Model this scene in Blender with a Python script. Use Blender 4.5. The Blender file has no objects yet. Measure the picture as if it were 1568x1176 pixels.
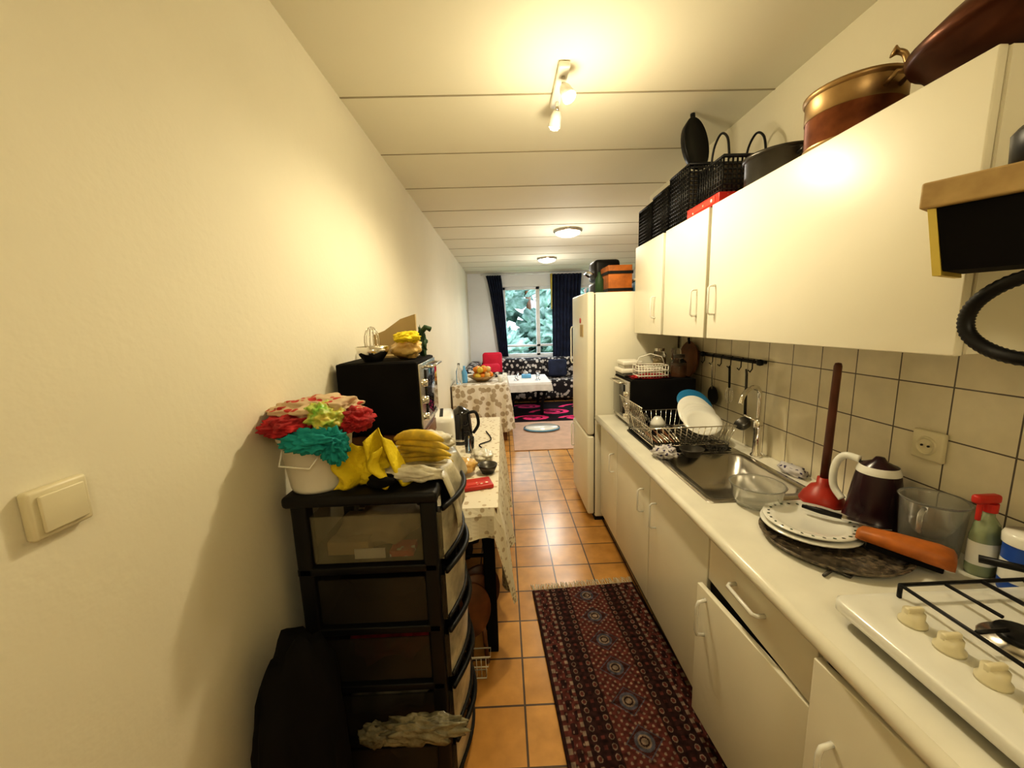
import bpy, bmesh, math, random
from mathutils import Vector, Matrix, noise, Euler
random.seed(4)
pi=math.pi
# ---------------- camera ----------------
F=600.0; H=1.5
Yc=Vector((-15/F,95/F,-1)).normalized()
r=math.radians(2.0)
Zc=Vector((-math.sin(r),math.cos(r),0)); Zc=(Zc-Yc*Zc.dot(Yc)).normalized()
Xc=Yc.cross(Zc)
R=Matrix((Xc,Yc,Zc))
cam=bpy.data.objects.new('camera',bpy.data.cameras.new('camera'))
bpy.context.collection.objects.link(cam)
cam.data.lens=13.5; cam.data.sensor_width=36; cam.data.clip_start=0.02
cam.matrix_world=Matrix.Translation((0,0,H))@R.to_4x4()
sc=bpy.context.scene
sc.camera=cam
sc.view_settings.view_transform='Standard'
try: sc.view_settings.look='Medium High Contrast'
except Exception: pass

# ---------------- materials ----------------
def mat(name,col,rough=.5,metal=0,var=.06,nscale=8,bump=0,bscale=60,trans=0,alpha=1,emit=None,estr=0,coat=0,col2=None,spec=None):
    m=bpy.data.materials.new(name); m.use_nodes=True
    nt=m.node_tree; b=nt.nodes['Principled BSDF']
    b.inputs['Roughness'].default_value=rough; b.inputs['Metallic'].default_value=metal
    b.inputs['Transmission Weight'].default_value=trans; b.inputs['Alpha'].default_value=alpha
    b.inputs['Coat Weight'].default_value=coat
    if spec is not None: b.inputs['Specular IOR Level'].default_value=spec
    tc=nt.nodes.new('ShaderNodeTexCoord')
    n=nt.nodes.new('ShaderNodeTexNoise'); n.inputs['Scale'].default_value=nscale; n.inputs['Detail'].default_value=4
    nt.links.new(tc.outputs['Object'],n.inputs['Vector'])
    cr=nt.nodes.new('ShaderNodeValToRGB')
    c2=col2 if col2 else tuple(max(0,c*(1-2.2*var)) for c in col)
    cr.color_ramp.elements[0].position=.35; cr.color_ramp.elements[0].color=(*c2,1)
    cr.color_ramp.elements[1].position=.65; cr.color_ramp.elements[1].color=(*col,1)
    nt.links.new(n.outputs['Fac'],cr.inputs['Fac']); nt.links.new(cr.outputs['Color'],b.inputs['Base Color'])
    if bump:
        n2=nt.nodes.new('ShaderNodeTexNoise'); n2.inputs['Scale'].default_value=bscale
        nt.links.new(tc.outputs['Object'],n2.inputs['Vector'])
        bp=nt.nodes.new('ShaderNodeBump'); bp.inputs['Strength'].default_value=bump; bp.inputs['Distance'].default_value=.01
        nt.links.new(n2.outputs['Fac'],bp.inputs['Height']); nt.links.new(bp.outputs['Normal'],b.inputs['Normal'])
    if emit:
        b.inputs['Emission Color'].default_value=(*emit,1); b.inputs['Emission Strength'].default_value=estr
    return m
def brickmat(name,axes,off,w,h,mortar,c1,c2,cm,rough,bump=.3,stain=.25):
    m=bpy.data.materials.new(name); m.use_nodes=True
    nt=m.node_tree; b=nt.nodes['Principled BSDF']; b.inputs['Roughness'].default_value=rough
    tc=nt.nodes.new('ShaderNodeTexCoord'); sp=nt.nodes.new('ShaderNodeSeparateXYZ'); cb=nt.nodes.new('ShaderNodeCombineXYZ')
    nt.links.new(tc.outputs['Object'],sp.inputs[0])
    for i in range(2):
        a=nt.nodes.new('ShaderNodeMath'); a.operation='SUBTRACT'; a.inputs[1].default_value=off[i]
        nt.links.new(sp.outputs[axes[i]],a.inputs[0]); nt.links.new(a.outputs[0],cb.inputs[i])
    br=nt.nodes.new('ShaderNodeTexBrick'); br.offset=0; br.squash=1
    br.inputs['Scale'].default_value=1; br.inputs['Brick Width'].default_value=w; br.inputs['Row Height'].default_value=h
    br.inputs['Mortar Size'].default_value=mortar; br.inputs['Mortar Smooth'].default_value=.2
    br.inputs['Color1'].default_value=(*c1,1); br.inputs['Color2'].default_value=(*c2,1); br.inputs['Mortar'].default_value=(*cm,1)
    nt.links.new(cb.outputs[0],br.inputs['Vector'])
    n=nt.nodes.new('ShaderNodeTexNoise'); n.inputs['Scale'].default_value=9; n.inputs['Detail'].default_value=6
    nt.links.new(tc.outputs['Object'],n.inputs['Vector'])
    mr=nt.nodes.new('ShaderNodeMapRange'); mr.inputs[1].default_value=.3; mr.inputs[2].default_value=.7; mr.inputs[3].default_value=1-stain; mr.inputs[4].default_value=1.08
    nt.links.new(n.outputs['Fac'],mr.inputs[0])
    mx=nt.nodes.new('ShaderNodeVectorMath'); mx.operation='SCALE'
    nt.links.new(br.outputs['Color'],mx.inputs[0]); nt.links.new(mr.outputs[0],mx.inputs['Scale'])
    nt.links.new(mx.outputs[0],b.inputs['Base Color'])
    bp=nt.nodes.new('ShaderNodeBump'); bp.invert=True; bp.inputs['Strength'].default_value=bump; bp.inputs['Distance'].default_value=.004
    nt.links.new(br.outputs['Fac'],bp.inputs['Height']); nt.links.new(bp.outputs['Normal'],b.inputs['Normal'])
    return m
def attrmat(name,rough=.9):
    m=bpy.data.materials.new(name); m.use_nodes=True
    nt=m.node_tree; b=nt.nodes['Principled BSDF']; b.inputs['Roughness'].default_value=rough
    b.inputs['Specular IOR Level'].default_value=.15
    a=nt.nodes.new('ShaderNodeAttribute'); a.attribute_name='Col'
    nt.links.new(a.outputs['Color'],b.inputs['Base Color'])
    return m
def vormat(name,c1,c2,scale,thr=.35,rough=.8,feature='F1'):
    m=bpy.data.materials.new(name); m.use_nodes=True
    nt=m.node_tree; b=nt.nodes['Principled BSDF']; b.inputs['Roughness'].default_value=rough
    tc=nt.nodes.new('ShaderNodeTexCoord'); v=nt.nodes.new('ShaderNodeTexVoronoi'); v.inputs['Scale'].default_value=scale; v.feature=feature
    nt.links.new(tc.outputs['Object'],v.inputs['Vector'])
    cr=nt.nodes.new('ShaderNodeValToRGB'); cr.color_ramp.elements[0].position=thr; cr.color_ramp.elements[0].color=(*c1,1)
    cr.color_ramp.elements[1].position=thr+.06; cr.color_ramp.elements[1].color=(*c2,1)
    nt.links.new(v.outputs['Distance'],cr.inputs['Fac']); nt.links.new(cr.outputs['Color'],b.inputs['Base Color'])
    return m
M={}
M['wall']=mat('wall_paint',(.82,.775,.62),.75,var=.02,nscale=2,bump=.08,bscale=50)
M['ceil']=mat('ceiling_paint',(.82,.79,.64),.7,var=.01,nscale=2)
M['joint']=mat('ceiling_joint',(.42,.38,.27),.9)  # darker line along each ceiling joint
M['floor']=brickmat('terracotta_tiles',(0,1),(.04-.0035,1.308-.0035),.225,.2185,.0045,(.66,.35,.10),(.54,.27,.07),(.10,.065,.04),.24)
M['splash']=brickmat('backsplash_tiles',(1,2),(1.028-.002,.83-.002),.1515,.1515,.0022,(.74,.68,.52),(.70,.64,.48),(.12,.10,.08),.2,stain=.08)
M['cab']=mat('cabinet_cream',(.86,.83,.70),.35,var=.015,nscale=3)
M['cabedge']=mat('cabinet_edge',(.70,.66,.52),.5)
M['counter']=mat('worktop_cream',(.86,.84,.74),.25,var=.04,nscale=6)
M['plinth']=mat('plinth',(.22,.19,.14),.6)
M['dark']=mat('dark_gap',(.012,.011,.01),.8)
M['black']=mat('black_plastic',(.009,.009,.010),.4,spec=.3)
M['blackm']=mat('black_matte',(.010,.009,.009),.85,var=.15,spec=.15)
M['blackglass']=mat('black_glass',(.01,.01,.012),.06,coat=.5)
M['white']=mat('white_plastic',(.82,.80,.72),.35,var=.02)
M['enamel']=mat('white_enamel',(.84,.84,.79),.15,var=.02,coat=.5)
M['ivory']=mat('ivory_plastic',(.74,.68,.48),.35,var=.03)
M['steel']=mat('steel',(.62,.60,.56),.25,metal=1,var=.05)
M['chrome']=mat('chrome',(.8,.78,.74),.08,metal=1,var=.02)
M['darkmetal']=mat('dark_metal',(.10,.095,.085),.35,metal=.8,var=.15)
M['copper']=mat('old_copper',(.36,.14,.06),.36,metal=.85,var=.2,nscale=10,col2=(.13,.04,.02))
M['mahog']=mat('dark_copper',(.15,.055,.028),.34,metal=.7,var=.2,nscale=7,col2=(.06,.022,.013))
M['brass']=mat('brass_rim',(.46,.31,.15),.38,metal=.9,var=.12)
M['wood']=mat('raw_wood',(.62,.46,.22),.6,var=.2,nscale=14,col2=(.42,.29,.13))
M['woodd']=mat('dark_wood',(.22,.085,.03),.4,var=.2,nscale=12)
M['stick']=mat('stick_wood',(.16,.05,.025),.4,var=.15)
M['orange']=mat('orange_wood',(.58,.18,.03),.5,var=.16,nscale=18)
M['red']=mat('red_plastic',(.55,.03,.02),.35)
M['redc']=mat('red_cloth',(.50,.02,.025),.8,var=.25,bump=.3,nscale=20)
M['pinkred']=mat('crimson_cloth',(.70,.01,.05),.7)
M['plung']=mat('red_rubber',(.42,.03,.015),.4)
M['yellow']=mat('yellow_cloth',(.88,.70,.02),.7,var=.08,bump=.4,bscale=120)
M['yel2']=mat('yellow_paint',(.75,.6,.12),.5)
M['banana']=mat('banana_skin',(.80,.58,.06),.5,var=.2,nscale=30,col2=(.50,.36,.05))
M['teal']=mat('teal_cloth',(.01,.33,.33),.8,var=.1)
M['green']=mat('green_wrap',(.20,.50,.06),.4,var=.3,col2=(.6,.5,.1),nscale=25)
M['paisley']=vormat('patterned_bag',(.45,.04,.03),(.60,.46,.30),34,.36)
M['bread']=mat('bread_bag',(.60,.36,.10),.3,var=.3,nscale=20,col2=(.75,.55,.2),coat=.6)
M['bag']=mat('white_bag',(.72,.68,.55),.3,var=.10,nscale=20,bump=.5,bscale=40)
M['dullbag']=mat('crumpled_clear_bag',(.34,.31,.20),.25,var=.25,nscale=18,bump=.6,bscale=40)
M['clearw']=mat('clear_plastic',(.85,.85,.8),.12,trans=.85,var=.02)
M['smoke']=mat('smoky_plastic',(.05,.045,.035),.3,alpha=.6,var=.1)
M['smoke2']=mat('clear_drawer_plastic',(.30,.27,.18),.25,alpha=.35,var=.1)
M['clearbag']=mat('cream_liner',(.62,.57,.42),.3,var=.25,nscale=14,bump=.4,bscale=30)
M['glass']=mat('glass',(.95,.95,.95),.03,trans=1,var=0)
M['tan']=mat('cardboard',(.55,.42,.22),.8)
M['dgreen']=mat('dark_green',(.02,.06,.02),.6)
M['curtain']=mat('navy_curtain',(.020,.030,.075),.85,var=.2)
M['frame']=mat('window_frame',(.85,.87,.88),.4)
M['leaf']=mat('foliage',(.13,.24,.17),.8,var=.35,nscale=9,col2=(.34,.45,.40))
M['grass']=mat('outside_ground',(.25,.35,.2),.9)
M['blue']=mat('blue_plastic',(.02,.10,.50),.35)
M['lblue']=mat('light_blue',(.15,.45,.75),.4)
M['peach']=mat('peach_rug',(.66,.46,.36),.95,bump=.5,bscale=150)
M['leo']=vormat('leopard_fabric',(.60,.57,.55),(.015,.012,.015),14,.38)
M['lace']=vormat('lace_cloth',(.54,.44,.30),(.80,.74,.60),30,.26,.8)
M['lace2']=vormat('lace_trim',(.42,.33,.22),(.78,.72,.56),50,.34,.8)
M['wcloth']=mat('white_cloth',(.85,.84,.82),.8)
M['fruit']=mat('orange_fruit',(.85,.28,.02),.5,var=.15)
M['fring']=mat('fringe',(.72,.62,.45),.9)
M['attr']=attrmat('woven_pattern')
M['bulb']=mat('bulb',(1,.9,.6),.3,emit=(1,.88,.58),estr=16)
M['lampglass']=mat('lamp_glass',(1,.95,.8),.3,emit=(1,.90,.68),estr=3.5)
M['knife']=mat('blade',(.7,.7,.7),.15,metal=1)
M['purple']=mat('plum_plastic',(.028,.008,.013),.25)
M['bluedish']=mat('blue_dish',(.03,.22,.45),.3)
M['label']=vormat('print_label',(.8,.75,.6),(.6,.05,.03),40,.25,.5)

# ---------------- builder ----------------
class B:
    def __init__(s,name): s.name=name; s.bm=bmesh.new(); s.mats=[]; s.col=None
    def mi(s,m):
        m=M[m] if isinstance(m,str) else m
        if m not in s.mats: s.mats.append(m)
        return s.mats.index(m)
    def add(s,vs,fs,m,T=None,smooth=False):
        i=s.mi(m); T=T or Matrix()
        bv=[s.bm.verts.new(T@Vector(v)) for v in vs]
        for f in fs:
            try:
                fc=s.bm.faces.new([bv[k] for k in f]); fc.material_index=i; fc.smooth=smooth
            except ValueError: pass
        return bv
    def box(s,a,b,m,bev=0,T=None):
        a=Vector(a); b=Vector(b); lo=Vector(map(min,a,b)); hi=Vector(map(max,a,b))
        t=bmesh.new(); bmesh.ops.create_cube(t,size=1)
        for v in t.verts: v.co=Vector([(lo[k]+hi[k])/2+v.co[k]*(hi[k]-lo[k]) for k in range(3)])
        if bev:
            bev=min(bev,min(hi-lo)*.45)
            bmesh.ops.bevel(t,geom=t.edges[:]+t.verts[:],offset=bev,segments=3,profile=.5,affect='EDGES')
        s.merge(t,m,T,smooth=bool(bev))
        return s
    def merge(s,t,m,T=None,smooth=True):
        i=s.mi(m); T=T or Matrix()
        t.verts.index_update(); mp=[s.bm.verts.new(T@v.co) for v in t.verts]
        for f in t.faces:
            try:
                g=s.bm.faces.new([mp[v.index] for v in f.verts]); g.material_index=i; g.smooth=smooth
            except ValueError: pass
        t.free()
    def lathe(s,c,prof,m,seg=28,T=None,sx=1,sy=1,smooth=True):
        c=Vector(c); vs=[];fs=[]
        for (rr,z) in prof:
            for k in range(seg):
                a=2*pi*k/seg; vs.append((rr*math.cos(a)*sx,rr*math.sin(a)*sy,z))
        for j in range(len(prof)-1):
            for k in range(seg):
                k2=(k+1)%seg
                fs.append((j*seg+k,j*seg+k2,(j+1)*seg+k2,(j+1)*seg+k))
        TT=Matrix.Translation(c)@(T or Matrix())
        s.add(vs,fs,m,TT,smooth)
        return s
    def cyl(s,c,rr,h,m,seg=24,T=None,r2=None):
        r2=rr if r2 is None else r2
        return s.lathe(c,[(0.0001,0),(rr,0),(r2,h),(0.0001,h)],m,seg,T,smooth=False)
    def tube(s,pts,rr,m,seg=8,closed=False):
        pts=[Vector(p) for p in pts]; n=len(pts)
        rs=rr if isinstance(rr,(list,tuple)) else [rr]*n
        vs=[];fs=[]; up=None
        for i in range(n):
            if closed: d=pts[(i+1)%n]-pts[i-1]
            else: d=pts[min(i+1,n-1)]-pts[max(i-1,0)]
            d=d.normalized() if d.length>1e-9 else Vector((0,0,1))
            if up is None:
                up=Vector((0,0,1)) if abs(d.z)<.9 else Vector((1,0,0))
            up=(up-d*up.dot(d)).normalized(); sd=d.cross(up)
            for k in range(seg):
                a=2*pi*k/seg; vs.append(pts[i]+(up*math.cos(a)+sd*math.sin(a))*rs[i])
        L=n if closed else n-1
        for i in range(L):
            for k in range(seg):
                k2=(k+1)%seg; i2=(i+1)%n
                fs.append((i*seg+k,i*seg+k2,i2*seg+k2,i2*seg+k))
        if not closed: fs+= [tuple(range(seg))[::-1],tuple((n-1)*seg+k for k in range(seg))]
        s.add(vs,fs,m,None,True); return s
    def blob(s,c,size,m,seed=0,amp=.25,freq=2.0,sub=4,T=None,zmin=None):
        t=bmesh.new(); bmesh.ops.create_icosphere(t,subdivisions=sub,radius=1)
        for v in t.verts:
            p=v.co.copy(); d=noise.noise(p*freq+Vector((seed*7.3,seed*3.1,seed)))*amp+noise.noise(p*freq*2.7+Vector((seed,0,9)))*amp*.5
            q=p*(1+d); q=Vector((q.x*size[0],q.y*size[1],q.z*size[2]))
            if T: q=T@q
            q+=Vector(c)
            if zmin is not None and q.z<zmin: q.z=zmin+.001*(p.x+1)
            v.co=q
        s.merge(t,m); return s
    def sheet(s,fn,nu,nv,m,colfn=None):
        vs=[fn(i/nu,j/nv) for j in range(nv+1) for i in range(nu+1)]
        fs=[(j*(nu+1)+i,j*(nu+1)+i+1,(j+1)*(nu+1)+i+1,(j+1)*(nu+1)+i) for j in range(nv) for i in range(nu)]
        s.add(vs,fs,m,None,True)
        if colfn: s.col=[colfn(i/nu,j/nv) for j in range(nv+1) for i in range(nu+1)]
        return s
    def done(s,loc=(0,0,0),rot=(0,0,0),solid=0):
        me=bpy.data.meshes.new(s.name)
        bmesh.ops.recalc_face_normals(s.bm,faces=s.bm.faces[:])
        s.bm.to_mesh(me); s.bm.free()
        for m in s.mats: me.materials.append(m)
        if s.col:
            ca=me.color_attributes.new('Col','FLOAT_COLOR','POINT')
            for i,c in enumerate(s.col): ca.data[i].color=(*c,1)
        o=bpy.data.objects.new(s.name,me); bpy.context.collection.objects.link(o)
        o.location=loc; o.rotation_euler=rot
        if solid:
            md=o.modifiers.new('s','SOLIDIFY'); md.thickness=solid; md.offset=0
        return o
def rot(ax,deg): return Matrix.Rotation(math.radians(deg),4,ax)
def TR(x,y,z): return Matrix.Translation((x,y,z))
def smoothp(p,n=6):
    p=[Vector(q) for q in p]; out=[]
    for i in range(len(p)-1):
        a=p[max(i-1,0)];c=p[i];d=p[i+1];e=p[min(i+2,len(p)-1)]
        for k in range(n):
            t=k/n; out.append(.5*((2*c)+(d-a)*t+(2*a-5*c+4*d-e)*t*t+(3*c-a-3*d+e)*t**3))
    out.append(p[-1]); return out

# ---------------- room ----------------
XL=-.68; XR=1.26; CZ=2.5; YB=-1.6; YF=8.0; XR2=3.2; YK=3.36
B('floor').box((XL-.1,YB-.1,-.1),(XR2+.1,YF+.1,0),'floor').done()
B('ceiling').box((XL-.1,YB-.1,CZ),(XR2+.1,YF+.1,CZ+.1),'ceil').done()
b=B('trim_1')
y=1.88-5*.58
while y<7.9:
    b.box((XL+.001,y-.004,CZ-.003),((XR if y<YK else XR2)-.001,y+.004,CZ+.002),'joint'); y+=.58
b.done()
B('wall_left').box((XL-.1,YB,0),(XL,YF,CZ),'wall').done()
B('wall_back').box((XL-.1,YB-.1,0),(XR2+.1,YB,CZ),'wall').done()
B('wall_right').box((XR,YB,0),(XR+.1,YK,CZ),'wall').done()
B('wall_partition').box((XR+.1,YK-.1,0),(XR2,YK,CZ),'wall').done()
B('wall_living_right').box((XR2,YK-.1,0),(XR2+.1,YF,CZ),'wall').done()
wx0,wx1,wz0,wz1=.02,2.3,.80,2.22
M['wall2']=mat('wall_white',(.84,.86,.88),.75,var=.01)
b=B('wall_front'); b.box((XL-.1,YF,0),(wx0,YF+.15,CZ),'wall2').box((wx1,YF,0),(XR2+.1,YF+.15,CZ),'wall2').box((wx0,YF,0),(wx1,YF+.15,wz0),'wall2').box((wx0,YF,wz1),(wx1,YF+.15,CZ),'wall2').done()
b=B('window_1')
for (a,c) in [((wx0,wz0),(wx0+.06,wz1)),((wx1-.06,wz0),(wx1,wz1)),((wx0,wz0),(wx1,wz0+.06)),((wx0,wz1-.06),(wx1,wz1)),((.70,wz0),(.78,wz1)),((1.5,wz0),(1.58,wz1)),((.72,1.0),(1.5,1.05)),((wx0,1.0),(.74,1.04))]:
    b.box((a[0],YF+.03,a[1]),(c[0],YF+.09,c[1]),'frame',.006)
b.box((wx0,YF+.001,wz0+.001),(wx1,YF+.03,wz0+.02),'frame',.005)
b.done()
B('wall_backsplash').box((XR-.006,-.3,.83),(XR,2.66,1.41),'splash').done()
# outside
b=B('garden_trees')
for i in range(46):
    x=random.uniform(-3,5); z=random.uniform(-.2,3.0); yy=random.uniform(11,15)
    b.blob((x,yy,z),(.6,.5,.5),'leaf',i,1.2,4.5,4)
for i in range(5): b.tube([(-3+i*1.9,12.5,-.5),(-3+i*1.9+.1,12.5,1.5),(-3+i*1.9,12.6,3)],.09,'woodd')
b.done()
B('garden_ground').box((-12,8.3,-.6),(14,30,-.5),'grass').done()

# ---------------- upper cabinets ----------------
UZ0,UZ1,UX=1.405,1.965,.91
def handle(b,p,axis,L,out=(-1,0,0),m='enamel',rr=.0045,d=.03):
    p=Vector(p); o=Vector(out)*d; ax={'y':Vector((0,1,0)),'z':Vector((0,0,1))}[axis]*L/2
    pts=[p-ax, p-ax+o*.7, p-ax*.88+o, p+ax*.88+o, p+ax+o*.7, p+ax]
    b.tube(pts,rr,m,8)
def upper(y0,y1,name,hys):
    b=B(name)
    b.box((UX+.02,y0,UZ0+.004),(XR-.001,y1,UZ1),'cab')
    b.box((UX+.018,y0+.004,UZ0+.003),(UX+.0205,y1-.004,UZ1),'cabedge')
    b.box((UX,y0+.004,UZ0),(UX+.018,y1-.004,UZ1+.003),'cab',.003)
    for hy,hz in hys: handle(b,(UX+.001,hy,hz),'z',.12)
    b.done()
upper(2.215,2.665,'wall_cupboard',[(2.30,1.565)])
upper(1.735,2.185,'wall_cupboard',[(1.81,1.565)])
upper(.75,1.715,'wall_cupboard',[(1.655,1.57)])
b=B('cupboard_gap_shade'); b.box((.96,2.186,UZ0+.004),(XR-.001,2.214,UZ1-.01),'black').done()  # black fill standing in for the shade in the gap between cupboards
# ---------------- base cabinets ----------------
CT=.83; CX=.655; BX=.678
b=B('base_cabinets')
b.box((.72,-.28,0),(.74,2.65,.1),'plinth')
b.box((.70,-.28,.1),(XR-.001,1.30,.785),'cabedge')
b.box((.70,1.80,.1),(XR-.001,2.65,.785),'cabedge')
b.box((.70,1.30,.1),(XR-.001,1.80,.66),'cabedge')
b.box((.70,1.30,.66),(.715,1.80,.785),'cabedge')
b.box((.695,-.28,.1),(.701,2.65,.785),'dark')
for y0,y1 in [(2.25,2.65),(1.72,2.25),(1.19,1.72)]:
    b.box((BX,y0+.003,.1),(.695,y1-.003,.775),'cab',.003)
handle(b,(BX,2.32,.60),'z',.12)
handle(b,(BX,1.80,.60),'z',.12)
handle(b,(BX,1.64,.60),'z',.12)
b.box((BX,.735,.61),(.695,1.185,.775),'cab',.003); handle(b,(BX,.97,.70),'y',.13,rr=.006)
b.box((.69,.725,.1),(.71,.735,.785),'cab')
T=TR(BX+.01,.735,0)@rot('Z',5)
b.box((-.01,0,.1),(.008,.45,.60),'cab',.003,T)
b.tube([T@Vector(p) for p in [(-.01,.40,.44),(-.035,.40,.445),(-.04,.40,.46),(-.04,.40,.55),(-.035,.40,.565),(-.01,.40,.57)]],.006,'enamel')
T=TR(BX+.01,.205,0)@rot('Z',4.5)
b.box((-.01,0,.1),(.008,.50,.775),'cab',.003,T)
b.tube([T@Vector(p) for p in [(-.01,.44,.50),(-.035,.44,.505),(-.04,.44,.52),(-.04,.44,.61),(-.035,.44,.625),(-.01,.44,.63)]],.006,'enamel')
b.box((BX,-.28,.1),(.695,.19,.775),'cab',.003)
b.done()
b=B('worktop')
SX0,SX1,SY0,SY1=.76,1.12,1.33,1.76
for a,c in [((CX,-.3),(XR-.007,SY0)),((CX,SY1),(XR-.007,2.66)),((CX,SY0-.001),(SX0,SY1+.001)),((SX1,SY0-.001),(XR-.007,SY1+.001))]:
    b.box((a[0],a[1],CT-.04),(c[0],c[1],CT),'counter')
b.tube([(CX,-.3,CT-.02),(CX,2.66,CT-.02)],.0198,'counter',14)
b.done()
b=B('kitchen_sink')
def rrect(x0,x1,y0,y1,rad,z,n=6):
    out=[]
    for cx,cy,a0 in [(x1-rad,y1-rad,0),(x0+rad,y1-rad,90),(x0+rad,y0+rad,180),(x1-rad,y0+rad,270)]:
        for k in range(n+1):
            a=math.radians(a0+90*k/n); out.append((cx+rad*math.cos(a),cy+rad*math.sin(a),z))
    return out
def loft(b,loops,m,cap=False,smooth=True):
    n=len(loops[0]); vs=[p for l in loops for p in l]; fs=[]
    for j in range(len(loops)-1):
        for k in range(n):
            fs.append((j*n+k,j*n+(k+1)%n,(j+1)*n+(k+1)%n,(j+1)*n+k))
    if cap: fs.append(tuple((len(loops)-1)*n+k for k in range(n)))
    b.add(vs,fs,m,None,smooth)
loft(b,[rrect(.725,1.165,1.29,1.80,.02,CT+.001),rrect(.73,1.16,1.295,1.80,.02,CT+.005),rrect(SX0+.005,SX1-.005,SY0+.005,SY1-.005,.05,CT+.004),rrect(SX0+.02,SX1-.02,SY0+.02,SY1-.02,.05,CT-.13),rrect(SX0+.05,SX1-.05,SY0+.05,SY1-.05,.04,CT-.15)],'steel',True)
b.box((.73,1.80,CT+.001),(1.16,2.24,CT+.005),'steel',.002)
for i in range(9): b.box((.77+i*.043,1.85,CT+.005),(.778+i*.043,2.2,CT+.008),'steel',.0015)
b.cyl((.94,1.55,CT-.149),.035,.004,'chrome')
b.done()
b=B('kitchen_tap')
b.lathe((1.195,1.74,CT),[(.0001,0),(.026,0),(.026,.01),(.018,.02),(.016,.12),(.02,.14),(.02,.17),(.008,.19),(.0001,.19)],'chrome')
b.tube(smoothp([(1.195,1.74,CT+.12),(1.195,1.74,CT+.28),(1.17,1.72,CT+.335),(1.12,1.69,CT+.345),(1.07,1.665,CT+.32),(1.05,1.655,CT+.28)]),.010,'chrome',12)
b.tube([(1.195,1.74,CT+.17),(1.165,1.80,CT+.19)],.006,'chrome')
b.done()
# ---------------- dish rack ----------------
b=B('dish_rack')
x0,x1,y0,y1=.74,1.12,1.85,2.22
zr=CT+.03
b.box((x0-.01,y0-.02,CT+.009),(x1+.01,y1+.01,CT+.014),'black')
for z,e in [(zr,0),(zr+.10,.025)]:
    b.tube([(x0-e,y0-e,z),(x1+e,y0-e,z),(x1+e,y1,z),(x0-e,y1,z)],.003,'chrome',6,True)
for i in range(15):
    t=i/14; x=x0+(x1-x0)*t
    b.tube([(x+(t-.5)*.05,y0-.025,zr+.10),(x,y0,zr),(x,y1,zr),(x+(t-.5)*.05,y1,zr+.10)],.002,'chrome',5)
for i in range(14):
    t=i/13; yy=y0+(y1-y0)*t
    b.tube([(x0-.025,yy,zr+.10),(x0,yy,zr),(x1,yy,zr),(x1+.025,yy,zr+.10)],.002,'chrome',5)
for i in range(12):
    yy=y0+.02+i*.03
    b.tube([(x0-.03,yy,zr+.10),(x0-.06,yy,zr+.20)],.002,'chrome',5)
b.tube([(x0-.06,y0,zr+.20),(x0-.06,y1,zr+.20)],.003,'chrome',6)
for q in [(x0,y0),(x1,y0),(x0,y1),(x1,y1)]: b.tube([(q[0],q[1],zr),(q[0],q[1],CT+.012)],.004,'black',6)
b.done()
def plate(b,c,rr,m,T=None):
    b.lathe(c,[(.0001,0),(rr*.6,0),(rr*.7,.006),(rr,.016),(rr,.020),(rr*.7,.011),(rr*.58,.006),(.0001,.006)],m,40,T)
b=B('stacked_plates')
for i in range(6):
    plate(b,(1.03,1.94+i*.020,zr+.085+.009*i),.095-.005*(i%3),'enamel',rot('X',32+4*i)@rot('Y',-6))
plate(b,(1.05,2.07,zr+.15),.09,'bluedish',rot('X',38))
plate(b,(1.05,2.09,zr+.16),.088,'bluedish',rot('X',40))
b.done()
b=B('drying_bowls')
for (x,y,rr,m,h) in [(.89,2.16,.05,'enamel',.05),(.885,2.155,.045,'enamel',.065),(.80,2.16,.038,'glass',.09),(.895,2.03,.04,'darkmetal',.045)]:
    b.lathe((x,y,zr+.004+h-.045),[(.0001,.052),(rr*.4,.052),(rr*.5,.047),(rr*.92,.02),(rr,0),(rr*.95,0),(rr*.85,.02),(.0001,.045)],m,28)
b.done()
b=B('cutlery')
for i in range(9):
    x=.77+.014*i
    b.tube([(x,1.87,zr+.012),(x+.012*math.sin(i),2.03,zr+.02+.003*i)],[.004,.009],'woodd' if i%3==0 else 'chrome',6)
b.done()
b=B('wire_strainer')
for i in range(8):
    a=i*pi/8
    b.tube([(1.02+.055*math.cos(a)*math.cos(t),1.77+.035*math.sin(a)*math.cos(t),CT+.065-.055*math.sin(t)) for t in [k*pi/10 for k in range(11)]],.0015,'darkmetal',5)
for rr,z in [(.055,.065),(.048,.04),(.032,.022)]:
    b.tube([(1.02+rr*math.cos(k*pi/12),1.77+rr*.64*math.sin(k*pi/12),CT+z) for k in range(24)],.002,'darkmetal',5,True)
b.done()
b=B('black_colander')
b.lathe((.895,1.765,CT+.006),[(.0001,0),(.035,0),(.055,.035),(.058,.037),(.054,.038),(.033,.004),(.0001,.004)],'darkmetal',28).done()
M['dcloth']=vormat('check_cloth',(.05,.04,.12),(.6,.58,.6),45,.3)
b=B('dish_cloth')
b.blob((.765,1.77,CT+.03),(.055,.055,.026),'dcloth',3,.6,3,4,zmin=CT+.006)
b.done()
b=B('scouring_cloth'); b.blob((1.205,1.52,CT+.018),(.035,.07,.02),'dcloth',5,.5,3,3,zmin=CT+.001).done()
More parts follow.
